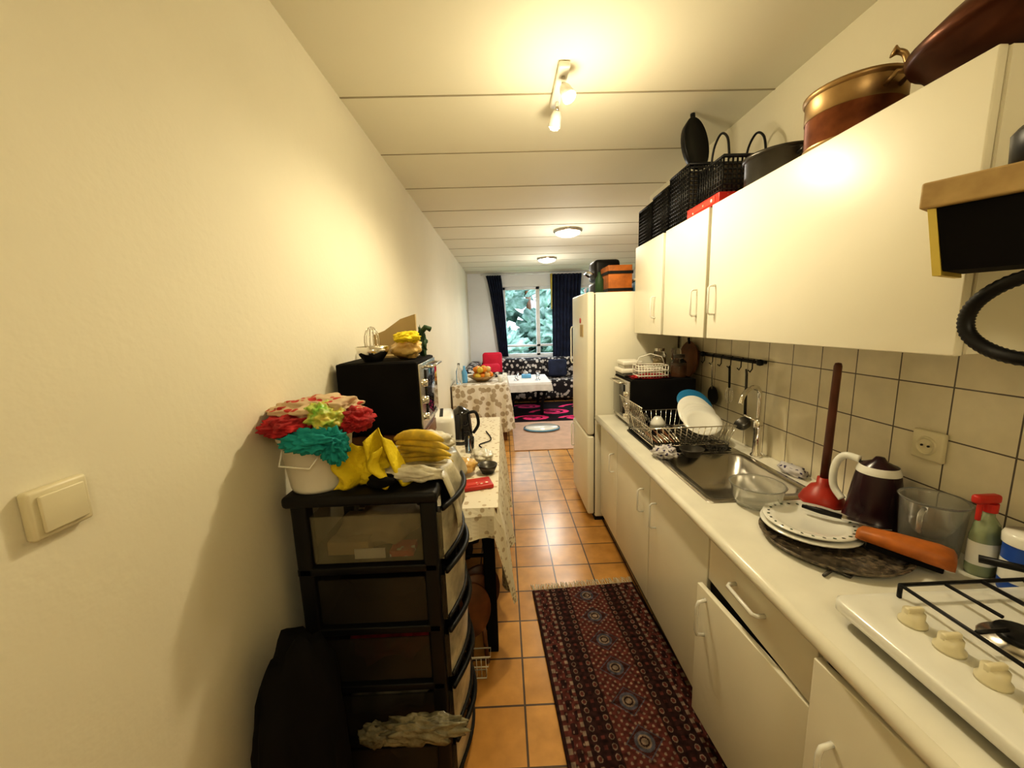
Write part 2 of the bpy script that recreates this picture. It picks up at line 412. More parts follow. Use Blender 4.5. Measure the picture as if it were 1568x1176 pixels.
# ---------------- ovens ----------------
def oven(name,x0,x1,y0,y1,z0,z1,face,body='blackm'):
    b=B(name); f=face
    b.box((x0,y0,z0+.015),(x1,y1,z1),body,.006)
    for q in [(x0+.03,y0+.03),(x1-.03,y0+.03),(x0+.03,y1-.03),(x1-.03,y1-.03)]: b.cyl((q[0],q[1],z0),.012,.016,'black')
    xf=x0 if f<0 else x1; d=.008*f
    b.box((xf,y0+.01,z0+.025),(xf+d,y1-.01,z1-.01),'steel',.002)
    b.box((xf+d,y0+.10,z0+.05),(xf+d*2,y1-.02,z1-.04),'blackglass',.002)
    b.tube([(xf+d,y0+.11,z1-.03),(xf+d*5,y0+.115,z1-.03),(xf+d*5,y1-.035,z1-.03),(xf+d,y1-.03,z1-.03)],.006,'chrome')
    for k in range(3):
        b.lathe((xf+d,y0+.05,z0+.07+k*.07),[(.0001,.02),(.014,.02),(.018,0)],'chrome',16,rot('Y',90*f))
    b.box((x0+.01,y0+.01,z1),(x1-.01,y1-.01,z1+.002),body)
    return b.done()
oven('toaster_oven',.77,1.17,2.29,2.63,CT,CT+.30,-1)
OT=CT+.302
b=B('baking_trays'); 
b.box((.77,2.42,OT),(1.0,2.62,OT+.02),'darkmetal',.006).box((.76,2.44,OT+.021),(.96,2.62,OT+.05),'white',.008).box((.78,2.46,OT+.051),(.92,2.6,OT+.07),'steel',.006).box((.77,2.45,OT+.071),(.90,2.60,OT+.10),'white',.01).done()
b=B('plastic_basket')
bx0,bx1,by0,by1,bz=.82,1.0,2.30,2.41,OT+.012
b.blob((.91,2.355,OT+.01),(.115,.05,.02),'redc',2,.4,3,3,zmin=OT)
for z in (bz,bz+.03,bz+.06): b.tube([(bx0,by0,z+.01),(bx1,by0,z+.01),(bx1,by1,z+.01),(bx0,by1,z+.01)],.004,'white',6,True)
for i in range(11):
    x=bx0+(bx1-bx0)*i/10; b.tube([(x,by0,bz),(x,by0,bz+.07)],.003,'white',5); b.tube([(x,by1,bz),(x,by1,bz+.07)],.003,'white',5)
b.tube([(bx0,2.355,bz+.07),(bx0+.02,2.355,bz+.12),(.91,2.355,bz+.14),(bx1-.02,2.355,bz+.12),(bx1,2.355,bz+.07)],.004,'white',6)
b.done()
b=B('storage_jar'); 
b.lathe((1.10,2.38,OT),[(.0001,0),(.045,0),(.048,.02),(.048,.09),(.03,.11),(.03,.12)],'glass'); b.cyl((1.10,2.38,OT+.12),.034,.02,'darkmetal'); b.cyl((1.10,2.38,OT+.003),.04,.07,'woodd'); b.done()
b=B('storage_jar')
b.lathe((1.05,2.56,OT),[(.0001,0),(.04,0),(.042,.02),(.042,.13),(.03,.15)],'glass'); b.cyl((1.05,2.56,OT+.15),.032,.02,'steel'); b.cyl((1.05,2.56,OT+.003),.035,.1,'tan'); b.done()
b=B('wine_glass'); b.lathe((1.135,2.50,OT),[(.0001,0),(.03,0),(.004,.006),(.004,.07),(.03,.10),(.032,.15),(.027,.17)],'glass').done()
b=B('frying_pan'); T=TR(1.228,2.48,1.22)@rot('Y',-82)
b.lathe((0,0,0),[(.0001,0),(.10,0),(.125,.03),(.122,.032),(.097,.005),(.0001,.005)],'woodd',32,T)
b.tube([(1.21,2.48,1.33),(1.205,2.48,1.37)],.008,'black'); b.done()
b=B('utensil_rail')
b.tube([(XR-.035,1.80,1.275),(XR-.035,2.33,1.275)],.009,'black')
for y in (1.80,2.33):
    b.tube([(XR-.006,y,1.275),(XR-.035,y,1.275)],.008,'black')
    b.lathe((XR-.035,y,1.275),[(.0001,-.016),(.014,-.012),(.016,0),(.014,.012),(.0001,.016)],'black',12)
for i in range(6):
    y=1.84+i*.09
    b.tube([(XR-.035,y,1.285),(XR-.045,y,1.28),(XR-.045,y,1.24),(XR-.055,y,1.225),(XR-.065,y,1.235)],.003,'black',6)
b.done()
b=B('ladle')
b.tube([(XR-.05,1.88,1.235),(XR-.045,1.88,1.21),(XR-.04,1.88,1.0)],[.004,.006,.007],'darkmetal')
b.lathe((XR-.05,1.88,.955),[(.0001,-.03),(.03,-.02),(.042,.01),(.04,.01),(.028,-.016),(.0001,-.026)],'darkmetal',20,rot('Y',-40)); b.done()
b=B('skimmer')
b.tube([(XR-.05,2.20,1.235),(XR-.045,2.20,1.21),(XR-.04,2.20,1.08)],.005,'steel')
b.cyl((XR-.035,2.20,1.04),.055,.004,'darkmetal',T=rot('Y',90)); b.done()
b=B('whisk')
b.tube([(XR-.05,2.02,1.235),(XR-.045,2.02,1.12)],.006,'black')
for k in range(5):
    a=k*pi/5
    b.tube([(XR-.045+.02*math.sin(t)*math.cos(a),2.02+.02*math.sin(t)*math.sin(a),1.12-.09*(1-math.cos(t))/2) for t in [j*2*pi/16 for j in range(17)]],.0012,'chrome',4)
b.done()
b=B('wall_socket')
b.box((XR-.022,1.018,1.06),(XR-.006,1.104,1.148),'ivory',.006)
b.lathe((XR-.0225,1.061,1.104),[(.0001,.002),(.021,.002),(.022,-.004),(.026,-.006),(.028,0)],'ivory',24,rot('Y',90))
for s in (-.009,.009): b.cyl((XR-.028,1.061+s,1.104),.003,.003,'dark',T=rot('Y',90))
b.done()
b=B('sink_plunger')
b.lathe((1.13,1.275,CT),[(.068,0),(.07,.006),(.062,.02),(.058,.03),(.052,.036),(.04,.055),(.022,.065),(.02,.09),(.0001,.09)],'plung',32)
b.lathe((1.13,1.275,CT+.08),[(.0001,0),(.0135,0),(.012,.41),(.009,.42),(.0001,.422)],'stick',14,rot('Y',1.2)); b.done()
b=B('plastic_bowl')
b.lathe((.885,1.27,CT+.006),[(.0001,0),(.066,0),(.076,.02),(.084,.07),(.090,.074),(.086,.076),(.081,.07),(.073,.022),(.064,.004),(.0001,.004)],'clearw',36).done()
b=B('round_tray')
M['trayp']=mat('tray_pattern',(.035,.03,.025),.2,var=.3,nscale=60,col2=(.20,.16,.11),coat=.3)
b.lathe((.94,1.02,CT),[(.0001,.001),(.155,.001),(.172,.012),(.178,.02),(.175,.022),(.155,.006),(.0001,.006)],'trayp',48).done()
b=B('dinner_plate')
plate(b,(.93,1.085,CT+.008),.130,'enamel'); plate(b,(.935,1.092,CT+.02),.124,'enamel')
c=(.935,1.092)
for k in range(26):
    a=k*2*pi/26; b.blob((c[0]+.108*math.cos(a),c[1]+.108*math.sin(a),CT+.0365),(.006,.004,.0015),'dgreen' if k%2 else 'darkmetal',k,.2,2,1,T=rot('Z',math.degrees(a)+40))
b.done()
b=B('kitchen_knife')
d=Vector((.10,-.125,.0)).normalized(); p0=Vector((.955,1.15,CT+.052))
b.tube([p0,p0+d*.05,p0+d*.10],[.006,.010,.008],'black',8)
q=p0+d*.10; n=Vector((d.y,-d.x,0)).normalized()
vs=[q+n*.012,q-n*.012,q+d*.11-n*.004,q+d*.09+n*.012]; vs=[Vector((v.x,v.y,CT+.052)) for v in vs]; vs2=[v+Vector((0,0,.002)) for v in vs]
b.add(vs+vs2,[(0,1,2,3),(7,6,5,4),(0,1,5,4),(1,2,6,5),(2,3,7,6),(3,0,4,7)],'knife'); b.done()
b=B('wooden_brush')
T=TR(1.045,.915,CT+.035)@rot('Z',-50)@rot('Y',3)
vv=[]
for x,w,h in [(-.095,.018,.022),(-.085,.026,.032),(-.02,.033,.040),(.06,.040,.044),(.085,.040,.040),(.092,.034,.03)]:
    for k in range(12):
        a=2*pi*k/12; ca,sa=math.cos(a),math.sin(a)
        vv.append((x,w*math.copysign(abs(ca)**.6,ca),h/2+h/2*math.copysign(abs(sa)**.6,sa)))
ff=[(j*12+k,j*12+(k+1)%12,(j+1)*12+(k+1)%12,(j+1)*12+k) for j in range(5) for k in range(12)]+[tuple(range(12))[::-1],tuple(60+k for k in range(12))]
b.add(vv,ff,'orange',T,True)
b.box((-.07,-.024,-.014),(.075,.030,.003),'blackm',.003,T); b.done()
b=B('bottle_opener')
b.tube([(.80,.875,CT+.006),(.84,.895,CT+.006),(.875,.90,CT+.006),(.885,.88,CT+.006),(.86,.865,CT+.006),(.84,.895,CT+.008)],.004,'darkmetal',6); b.done()
b=B('electric_kettle')
kc=(1.165,1.12,CT+.001); g=.93
b.lathe(kc,[(g*p,g*z) for p,z in [(.0001,0),(.083,0),(.083,.015),(.078,.018),(.074,.06),(.066,.13),(.058,.18),(.05,.205),(.02,.222),(.012,.235),(.0001,.237)]],'purple',36)
b.lathe(kc,[(g*p,g*z) for p,z in [(.0585,.182),(.058,.19),(.051,.207)]],'enamel',36)
b.tube(smoothp([(kc[0]-.025,kc[1]+.04,CT+.20),(kc[0]-.042,kc[1]+.078,CT+.20),(kc[0]-.052,kc[1]+.098,CT+.16),(kc[0]-.052,kc[1]+.098,CT+.09),(kc[0]-.042,kc[1]+.07,CT+.05)]),.0115,'enamel',12)
b.done()
b=B('measuring_jug')
b.lathe((1.17,.965,CT),[(.0001,0),(.055,0),(.060,.01),(.068,.15),(.073,.157),(.070,.159),(.065,.15),(.056,.012),(.0001,.006)],'clearw',36)
b.tube([(1.11,.935,CT+.145),(1.09,.925,CT+.135),(1.09,.925,CT+.09),(1.115,.94,CT+.07)],.006,'clearw'); b.done()
b=B('spray_bottle')
c=(1.20,.868,CT)
M['gbot']=mat('green_detergent',(.30,.36,.22),.15,coat=.4)
b.lathe(c,[(.0001,0),(.036,0),(.038,.01),(.038,.10),(.03,.135),(.015,.155),(.013,.17),(.0001,.17)],'gbot',24,sx=.85,sy=.65)
b.lathe(c,[(.0385,.03),(.0388,.09)],'enamel',24,sx=.85,sy=.65)
b.cyl((c[0],c[1],CT+.168),.014,.022,'red')
b.box((c[0]-.045,c[1]-.010,CT+.19),(c[0]+.018,c[1]+.010,CT+.213),'red',.007)
b.box((c[0]-.032,c[1]-.005,CT+.145),(c[0]-.024,c[1]+.005,CT+.195),'red',.003)
b.done()
b=B('plastic_tub')
c=(1.208,.795,CT)
b.lathe(c,[(.0001,0),(.036,0),(.038,.01),(.038,.125)],'blue',28); b.lathe(c,[(.0385,.03),(.0385,.08)],'enamel',28)
b.lathe(c,[(.041,.12),(.042,.14),(.038,.148),(.0001,.148)],'enamel',28); b.done()
# ---------------- gas hob ----------------
b=B('gas_hob')
hx0,hx1,hy0,hy1,hz=.705,1.225,.20,.75,.885
loft(b,[rrect(hx0+.05,hx1-.02,hy0+.03,hy1-.03,.02,CT+.012),rrect(hx0+.03,hx1-.01,hy0+.02,hy1-.02,.02,hz-.03)],'black')
loft(b,[rrect(hx0+.01,hx1-.005,hy0+.01,hy1-.01,.02,hz-.03),rrect(hx0,hx1,hy0,hy1,.025,hz-.024),rrect(hx0,hx1,hy0,hy1,.025,hz-.004),rrect(hx0+.005,hx1-.005,hy0+.005,hy1-.005,.024,hz),rrect(hx0+.04,hx1-.02,hy0+.02,hy1-.02,.024,hz-.004)],'enamel',True)
for q in [(hx0+.07,hy0+.05),(hx0+.07,hy1-.05),(hx1-.05,hy0+.05),(hx1-.05,hy1-.05)]: b.cyl((q[0],q[1],CT),.015,.014,'black')
for i in range(5):
    c=(.80,.665-i*.064,hz-.004)
    b.lathe(c,[(.0001,0),(.022,0),(.022,.006),(.017,.012),(.017,.026),(.0001,.027)],'ivory',22)
    b.box((c[0]-.017,c[1]-.005,hz+.016),(c[0]+.017,c[1]+.005,hz+.031),'ivory',.003)
gz=hz+.026
for gy0,gy1 in [(.475,.735),(.225,.455)]:
    b.tube([(.845,gy0,gz),(.845,gy1,gz),(1.205,gy1,gz),(1.205,gy0,gz)],.0045,'black',8,True)
    b.tube([(1.025,gy0,gz),(1.025,gy1,gz)],.0045,'black',8)
    for q in [(.845,gy0),(.845,gy1),(1.205,gy0),(1.205,gy1)]: b.tube([(q[0],q[1],gz),(q[0],q[1],hz-.006)],.0045,'black',6)
    ym=(gy0+gy1)/2
    for cx in (.94,1.115):
        for dx,dy in [(1,0),(-1,0),(0,1),(0,-1)]:
            b.tube([(cx+dx*.088,ym+dy*.125,gz),(cx+dx*.03,ym+dy*.03,gz+.002)],.004,'black',6)
        b.lathe((cx,ym,hz-.005),[(.055,0),(.05,.006),(.034,.008),(.034,.014),(.0001,.014)],'steel',24)
        b.lathe((cx,ym,hz+.009),[(.0001,0),(.036,0),(.038,.004),(.034,.010),(.0001,.012)],'black',24)
b.done()
b=B('saucepan')
b.lathe((1.14,.58,gz+.006),[(.0001,0),(.06,0),(.065,.006),(.068,.065),(.065,.065),(.062,.008),(.0001,.004)],'black',28)
b.tube([(1.10,.63,gz+.055),(1.06,.68,gz+.06),(1.01,.735,gz+.055)],[.006,.008,.009],'black')
b.done()
# wood shelf box
b=B('wooden_shelf_box')
dirv=Vector((.49,-.87,0)).normalized(); A=Vector((.73,.69,0))
T=Matrix(((dirv.x,-dirv.y,0,A.x),(dirv.y,dirv.x,0,A.y),(0,0,1,0),(0,0,0,1)))
b.box((-.0,0,1.672),(.5,.17,1.715),'wood',.004,T)
vv=[(.02,.012,1.671),(.48,.012,1.671),(.48,.158,1.671),(.02,.158,1.671),(.035,.025,1.565),(.47,.025,1.565),(.47,.15,1.565),(.035,.15,1.565)]
b.add(vv,[(0,1,5,4),(1,2,6,5),(2,3,7,6),(3,0,4,7),(4,5,6,7),(3,2,1,0)],'blackm',T)
vv=[(.010,.006,1.671),(.0195,.010,1.671),(.0195,.160,1.671),(.010,.164,1.671),(.024,.018,1.558),(.034,.022,1.558),(.034,.154,1.558),(.024,.158,1.558)]
b.add(vv,[(0,1,5,4),(1,2,6,5),(2,3,7,6),(3,0,4,7),(4,5,6,7),(3,2,1,0)],'yel2',T)
b.done()
b=B('black_casserole')
b.lathe((.86,.60,1.716),[(.0001,0),(.05,0),(.06,.01),(.062,.05),(.055,.06),(.0001,.065)],'black',24).done()
b=B('extractor_hose')
pts=[(.85,.50,1.562),(.82,.56,1.552),(.80,.60,1.54),(.80,.637,1.515),(.80,.652,1.485),(.80,.645,1.455),(.80,.615,1.432),(.80,.57,1.42),(.82,.50,1.415)]
sp=smoothp(pts,10)
b.tube(sp,[.010+.0015*(i%2) for i in range(len(sp))],'black',10)
b.done()

# ---------------- on top of cabinets ----------------
def basket(name,x0,x1,y0,y1,z0,z1,handles=False):
    b=B(name); s=.020; w=.009
    for z in [z0+.004+i*s for i in range(int((z1-z0)/s))]+[z1]:
        rr=w*.5 if z<z1 else .008
        b.tube([(x0,y0,z),(x1,y0,z),(x1,y1,z),(x0,y1,z)],rr,'black',4,True)
    n=int((x1-x0)/s)
    for i in range(n+1):
        x=x0+(x1-x0)*i/n
        for y in (y0,y1): b.tube([(x,y,z0),(x,y,z1)],w*.5,'black',4)
    n=int((y1-y0)/s)
    for i in range(n+1):
        y=y0+(y1-y0)*i/n
        for x in (x0,x1): b.tube([(x,y,z0),(x,y,z1)],w*.5,'black',4)
    b.box((x0,y0,z0),(x1,y1,z0+.003),'black')
    b.box((x0+.015,y0+.015,z0+.003),(x1-.015,y1-.015,z1-.03),'plinth')
    if handles:
        for x in (x0+.04,x1-.04):
            b.tube(smoothp([(x,y0+.03,z1),(x,y0+.05,z1+.09),(x,(y0+y1)/2,z1+.13),(x,y1-.05,z1+.09),(x,y1-.03,z1)]),.005,'black',8)
    return b.done()
UT=UZ1+.004
basket('storage_basket',.93,1.20,2.44,2.655,UT,UT+.22)
basket('storage_basket',.93,1.20,2.205,2.42,UT,UT+.235)
basket('storage_basket',.93,1.20,1.97,2.185,UT,UT+.26)
basket('storage_basket',.96,1.20,1.73,1.94,UT+.045,UT+.20,True)
b=B('cardboard_box'); b.box((.915,1.67,UT),(1.22,1.95,UT+.04),'red',.002).box((.913,1.70,UT+.008),(.9155,1.90,UT+.032),'label').box((.95,1.669,UT+.008),(1.2,1.6705,UT+.032),'label').done()
b=B('griddle_pan')
T=TR(.985,2.05,UT+.375)@rot('Z',30)@rot('X',84)
b.lathe((0,0,0),[(.0001,-.016),(.10,-.016),(.115,.014),(.112,.018),(.098,-.004),(.0001,-.004)],'black',32,T,sx=.85,sy=1.1)
b.tube([T@Vector((0,.12,.0)),T@Vector((0,.15,0))],.012,'black'); 
b.done()
def pot(name,c,rr,h,m,rim,ears=True,band=None):
    b=B(name)
    b.lathe(c,[(.0001,0),(rr*.9,0),(rr*.98,.012),(rr,h),(rr*1.06,h+.004),(rr*1.06,h+.010),(rr*.97,h+.008),(rr*.95,.02),(.0001,.008)],m,40)
    b.lathe(c,[(rr*1.02,h-.004),(rr*1.07,h+.002),(rr*1.07,h+.010),(rr*1.0,h+.011)],rim,40)
    if band: 
        b.lathe(c,[(rr*1.0,h*.62),(rr*1.015,h*.63),(rr*1.015,h-.002)],band,40)
        b.lathe(c,[(rr*.93,-.0),(rr*1.02,.004),(rr*1.01,.012)],band,40)
    if ears:
        for s in (-1,1):
            b.tube([(c[0]-.02,c[1]+s*rr,c[2]+h*.75),(c[0]-.02,c[1]+s*(rr+.03),c[2]+h*.85),(c[0]+.02,c[1]+s*(rr+.03),c[2]+h*.85),(c[0]+.02,c[1]+s*rr,c[2]+h*.75)],.006,rim,8)
    return b.done()
pot('cooking_pot',(1.05,1.51,UT),.115,.10,'darkmetal','darkmetal')
pot('copper_pot',(1.03,1.19,UT),.112,.145,'copper','brass',band='brass')
b=B('copper_dish')
T=rot('Y',-8)@rot('X',-4)
b.lathe((1.09,.81,UT+.035),[(.0001,0),(.12,0),(.17,.02),(.19,.05),(.20,.055),(.205,.075),(.15,.115),(.08,.14),(.03,.15),(.028,.17),(.0001,.175)],'mahog',48,T)
b.tube(smoothp([(1.03,.995,UT+.095),(1.02,1.025,UT+.12),(1.01,1.035,UT+.155),(.99,1.045,UT+.165)]),[.007]*16+[.010,.013,.013],'brass',8)
b.done()
# ---------------- ceiling lamps ----------------
b=B('spotlight_bar')
b.box((.255,1.66,CZ-.025),(.30,1.96,CZ-.001),'white',.006)
for i,(y,ax,ay) in enumerate([(1.72,-20,-25),(1.90,10,22)]):
    b.tube([(.28,y,CZ-.025),(.28,y,CZ-.06)],.008,'chrome')
    T=TR(.28,y,CZ-.06)@rot('Y',ax)@rot('X',ay)
    b.lathe((0,0,0),[(.0001,.0),(.016,-.002),(.023,-.02),(.029,-.065),(.027,-.065),(.018,-.02)],'white',20,T)
    b.lathe((0,0,0),[(.0001,-.078),(.016,-.075),(.024,-.064),(.020,-.045),(.0001,-.03)],'bulb',16,T)
b.done()
def plamp(loc,e,col,rad=.05,name='lamp_light',spot=None):
    l=bpy.data.lights.new(name,'SPOT' if spot else 'POINT'); l.energy=e; l.color=col; l.shadow_soft_size=rad
    if spot: l.spot_size=math.radians(spot); l.spot_blend=.5
    o=bpy.data.objects.new(name,l); bpy.context.collection.objects.link(o); o.location=loc; return o
warm=(1,.85,.58)
plamp((.27,1.88,CZ-.17),40,warm,.04,spot=168)
plamp((.30,1.66,CZ-.34),9,warm,.06)
for (x,y) in [(.76,4.45),(.74,6.3)]:
    b=B('ceiling_lamp'); b.lathe((x,y,CZ),[(.16,-.001),(.16,-.02),(.14,-.03)],'steel',32); b.lathe((x,y,CZ),[(.14,-.028),(.13,-.05),(.08,-.07),(.0001,-.078)],'lampglass',32); b.done()
    plamp((x,y,CZ-.12),42,(1,.95,.87),.10,spot=165)
    plamp((x,y,CZ-.5),12,(1,.95,.87),.10)
b=B('ceiling_lamp'); b.lathe((.3,-.7,CZ),[(.16,-.001),(.16,-.02),(.14,-.03)],'steel',32); b.lathe((.3,-.7,CZ),[(.14,-.028),(.13,-.05),(.08,-.07),(.0001,-.078)],'lampglass',32); b.done()  # added lamp, out of view behind the camera, to fill the near end
plamp((.3,-.7,CZ-.4),13,warm,.1)  # fill light of the added, unseen lamp

# ---------------- fridge ----------------
b=B('fridge_freezer')
fx0,fx1,fy0,fy1=.65,1.24,2.70,3.30
b.box((fx0,fy0,.03),(fx1,fy1,1.69),'cab',.01)
b.box((fx0-.055,fy0+.003,.05),(fx0-.004,fy1-.003,.66),'cab',.015)
b.box((fx0-.055,fy0+.003,.67),(fx0-.004,fy1-.003,1.695),'cab',.015)
b.box((fx0-.004,fy0+.01,.05),(fx0,fy1-.01,1.68),'dark')
b.box((fx0,fy0+.01,0),(fx1,fy1-.01,.03),'dark')
handle(b,(fx0-.055,fy1-.05,1.3),'z',.3,rr=.006,d=.02); handle(b,(fx0-.055,fy1-.05,.52),'z',.2,rr=.006,d=.02)
b.lathe((fx0-.056,2.95,1.50),[(.0001,.004),(.02,.004),(.02,0)],'red',16,rot('Y',-90))
b.box((fx0-.06,2.85,1.38),(fx0-.055,2.95,1.47),'tan')
b.done()
b=B('appliance_box'); b.box((.76,2.78,1.692),(.93,3.0,1.88),'orange',.004).box((.755,2.775,1.82),(.935,3.005,1.84),'black').box((.755,2.775,1.70),(.935,3.005,1.72),'black').done()
b=B('contact_grill'); b.box((.72,3.02,1.692),(.92,3.25,1.79),'black',.02).box((.72,3.02,1.80),(.92,3.25,1.96),'black',.03).tube([(.72,3.05,1.85),(.68,3.06,1.87),(.68,3.2,1.87),(.72,3.22,1.85)],.008,'chrome').done()
b=B('food_container'); b.box((.96,2.76,1.692),(1.12,2.95,1.77),'lblue',.01).box((.95,2.75,1.77),(1.13,2.96,1.785),'white',.005).box((1.0,2.76,1.786),(1.12,2.9,1.93),'blue',.01).done()
b=B('olive_oil_bottle'); b.lathe((.70,2.80,1.696),[(.0001,0),(.03,0),(.03,.09),(.012,.12),(.012,.14),(.0001,.14)],'dgreen').done()

# ---------------- left side ----------------
b=B('light_switch')
b.box((XL,.514,1.215),(XL+.016,.593,1.288),'ivory',.005)
b.box((XL+.016,.524,1.224),(XL+.021,.583,1.279),'ivory',.002)
b.done()
b=B('light_switch'); b.box((XL,3.0,1.25),(XL+.02,3.08,1.33),'ivory',.004).box((XL+.02,3.01,1.26),(XL+.026,3.07,1.32),'white',.003).done()
b=B('plastic_drawer_tower')
tx0,tx1,ty0,ty1,tz=-.62,-.215,1.03,1.40,1.04
b.box((tx0-.015,ty0-.015,tz-.035),(tx1+.015,ty1+.015,tz),'black',.012)
for q in [(tx0,ty0),(tx1-.04,ty0),(tx0,ty1-.04),(tx1-.04,ty1-.04)]:
    b.box((q[0],q[1],.0),(q[0]+.045,q[1]+.045,tz-.03),'black',.008)
zs=[1.0,.80,.60,.40,.20,.03]
for i in range(5):
    zt,zb=zs[i],zs[i+1]
    b.box((tx0,ty0,zb-.012),(tx1,ty1,zb+.012),'black',.004)
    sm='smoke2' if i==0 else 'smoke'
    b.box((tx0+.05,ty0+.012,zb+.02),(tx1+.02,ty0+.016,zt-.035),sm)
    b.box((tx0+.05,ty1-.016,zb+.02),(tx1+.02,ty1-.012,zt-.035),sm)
    b.box((tx0+.045,ty0+.016,zb+.02),(tx0+.05,ty1-.016,zt-.035),sm)
    def fr(u,v,zb=zb,zt=zt):
        y=ty0+.02+(ty1-ty0-.04)*u; k=math.sin(pi*u)
        return (tx1+.018+.045*k*(.75+.25*v),y,zb+.02+(zt-zb-.045)*v)
    b.sheet(fr,14,4,'clearbag')
    for v,rr in ((0,.007),(1,.009)):
        b.tube([Vector(fr(u/14,v))+Vector((.004,0,0)) for u in range(15)],rr,'black',8)
    cm=['tan','blackm','redc','clearbag','blackm'][i]
    b.blob((tx0+.2,ty0+.17,zb+.06),(.13,.11,.045),cm,i,.5,2,3,zmin=zb+.02)
b.box((tx0+.08,ty0+.03,.835),(tx0+.2,ty0+.07,.875),'tan'); b.box((tx0+.16,ty0+.022,.825),(tx0+.25,ty0+.026,.855),'white'); b.box((tx0+.26,ty0+.03,.822),(tx0+.33,ty0+.09,.84),'label')
b.done()
b=B('black_garment_bag')
b.blob((-.56,.86,.36),(.105,.12,.38),'blackm',5,.22,1.6,4,zmin=.0).done()
b=B('plastic_carrier_bag')
b.blob((-.29,.985,.30),(.13,.022,.045),'dullbag',8,.45,3.0,5)
b.blob((-.42,.985,.29),(.05,.02,.035),'dullbag',9,.4,3.0,4).done()
b=B('cloth_cover')
def cv(u,v):
    y=1.10+.32*u+.01*math.sin(9*v)
    if v<.5:
        t=v/.5; return (-.42+.225*t,y,tz+.008+.006*math.sin(14*u+6*t)+.006)
    t=(v-.5)/.5
    return (-.193+.035*math.sin(t*1.5)+.008*math.sin(u*18),y,tz+.006-.17*t*(.75+.25*math.sin(u*5+1)))
b.sheet(cv,30,24,'clearbag').done(solid=.003)
b=B('white_bucket')
bc=(-.560,1.11,tz+.001)
b.lathe(bc,[(.0001,0),(.078,0),(.081,.01),(.098,.15),(.104,.152),(.104,.165),(.098,.165),(.094,.15),(.072,.01),(.0001,.006)],'white',36)
b.tube([(bc[0]-.05,bc[1]-.085,tz+.15),(bc[0]-.05,bc[1]-.115,tz+.10),(bc[0]+.03,bc[1]-.115,tz+.09),(bc[0]+.07,bc[1]-.08,tz+.15)],.003,'white'); b.done()
b=B('patterned_shopping_bag')
b.blob((-.55,1.12,tz+.225),(.125,.09,.04),'paisley',2,.35,2,5,T=rot('Z',10))
b.blob((-.595,1.045,tz+.20),(.07,.07,.03),'redc',4,.35,2.6,5)
b.blob((-.50,1.06,tz+.215),(.05,.06,.038),'green',6,.35,2.6,5,T=rot('Y',25))
b.blob((-.43,1.09,tz+.20),(.045,.06,.032),'redc',7,.4,2.6,5)
b.done()
b=B('teal_cloth')
b.blob((-.52,1.00,tz+.165),(.075,.035,.03),'teal',11,.5,3.2,5)
b.blob((-.465,1.01,tz+.145),(.035,.03,.045),'teal',12,.5,3.2,5); b.done()
b=B('yellow_cloth')
def yc(u,v):
    a=u*2-1; return (-.42+.068*a*(1.15-.30*v)+.012*math.sin(8*v),1.06+.022*math.cos(4*a)+.010*math.sin(17*u+5*v),tz+.004+.135*v*(1-.22*abs(math.sin(1.8*a+.9)))+.002)
b.sheet(yc,40,20,'yellow')
def yc2(u,v):
    a=u*2-1; return (-.345+.05*a*(1.25-.45*v)-.03*v,1.085+.022*math.cos(5*a)+.01*math.sin(12*u+4*v),tz+.004+.165*v*(1-.22*abs(a)))
b.sheet(yc2,30,20,'yellow')
b.blob((-.40,1.10,tz+.04),(.06,.035,.04),'yellow',3,.4,3,4,zmin=tz+.002)
b.done(solid=.003)
b=B('bananas')
for i in range(6):
    o=Vector((-.345,1.15+.012*i,tz+.118-.019*i+.004))
    pts=[]
    for k in range(9):
        t=k/8; a=-.9+1.8*t
        pts.append(o+Vector((.11*(math.sin(a)+.8)*.9,.02*t*(i-2),.045*(math.cos(a)-.7)-.015*t*(i%3))))
    b.tube(pts,[.006,.011,.0155,.017,.017,.017,.015,.010,.005],'banana',8)
b.tube([(-.352,1.16,tz+.08),(-.375,1.155,tz+.10)],.012,'banana')
b.done()
b=B('rolled_plastic_bag')
b.blob((-.28,1.075,tz+.035),(.085,.028,.022),'bag',21,.35,2.5,4,T=rot('Y',6),zmin=tz+.014)
b.blob((-.36,1.045,tz+.03),(.04,.025,.018),'blackm',22,.35,2.5,3,zmin=tz+.001); b.done()
b=B('white_plastic_bag')
b.blob((-.26,1.33,tz+.05),(.07,.05,.035),'bag',33,.4,2.5,4,zmin=tz+.014); b.done()

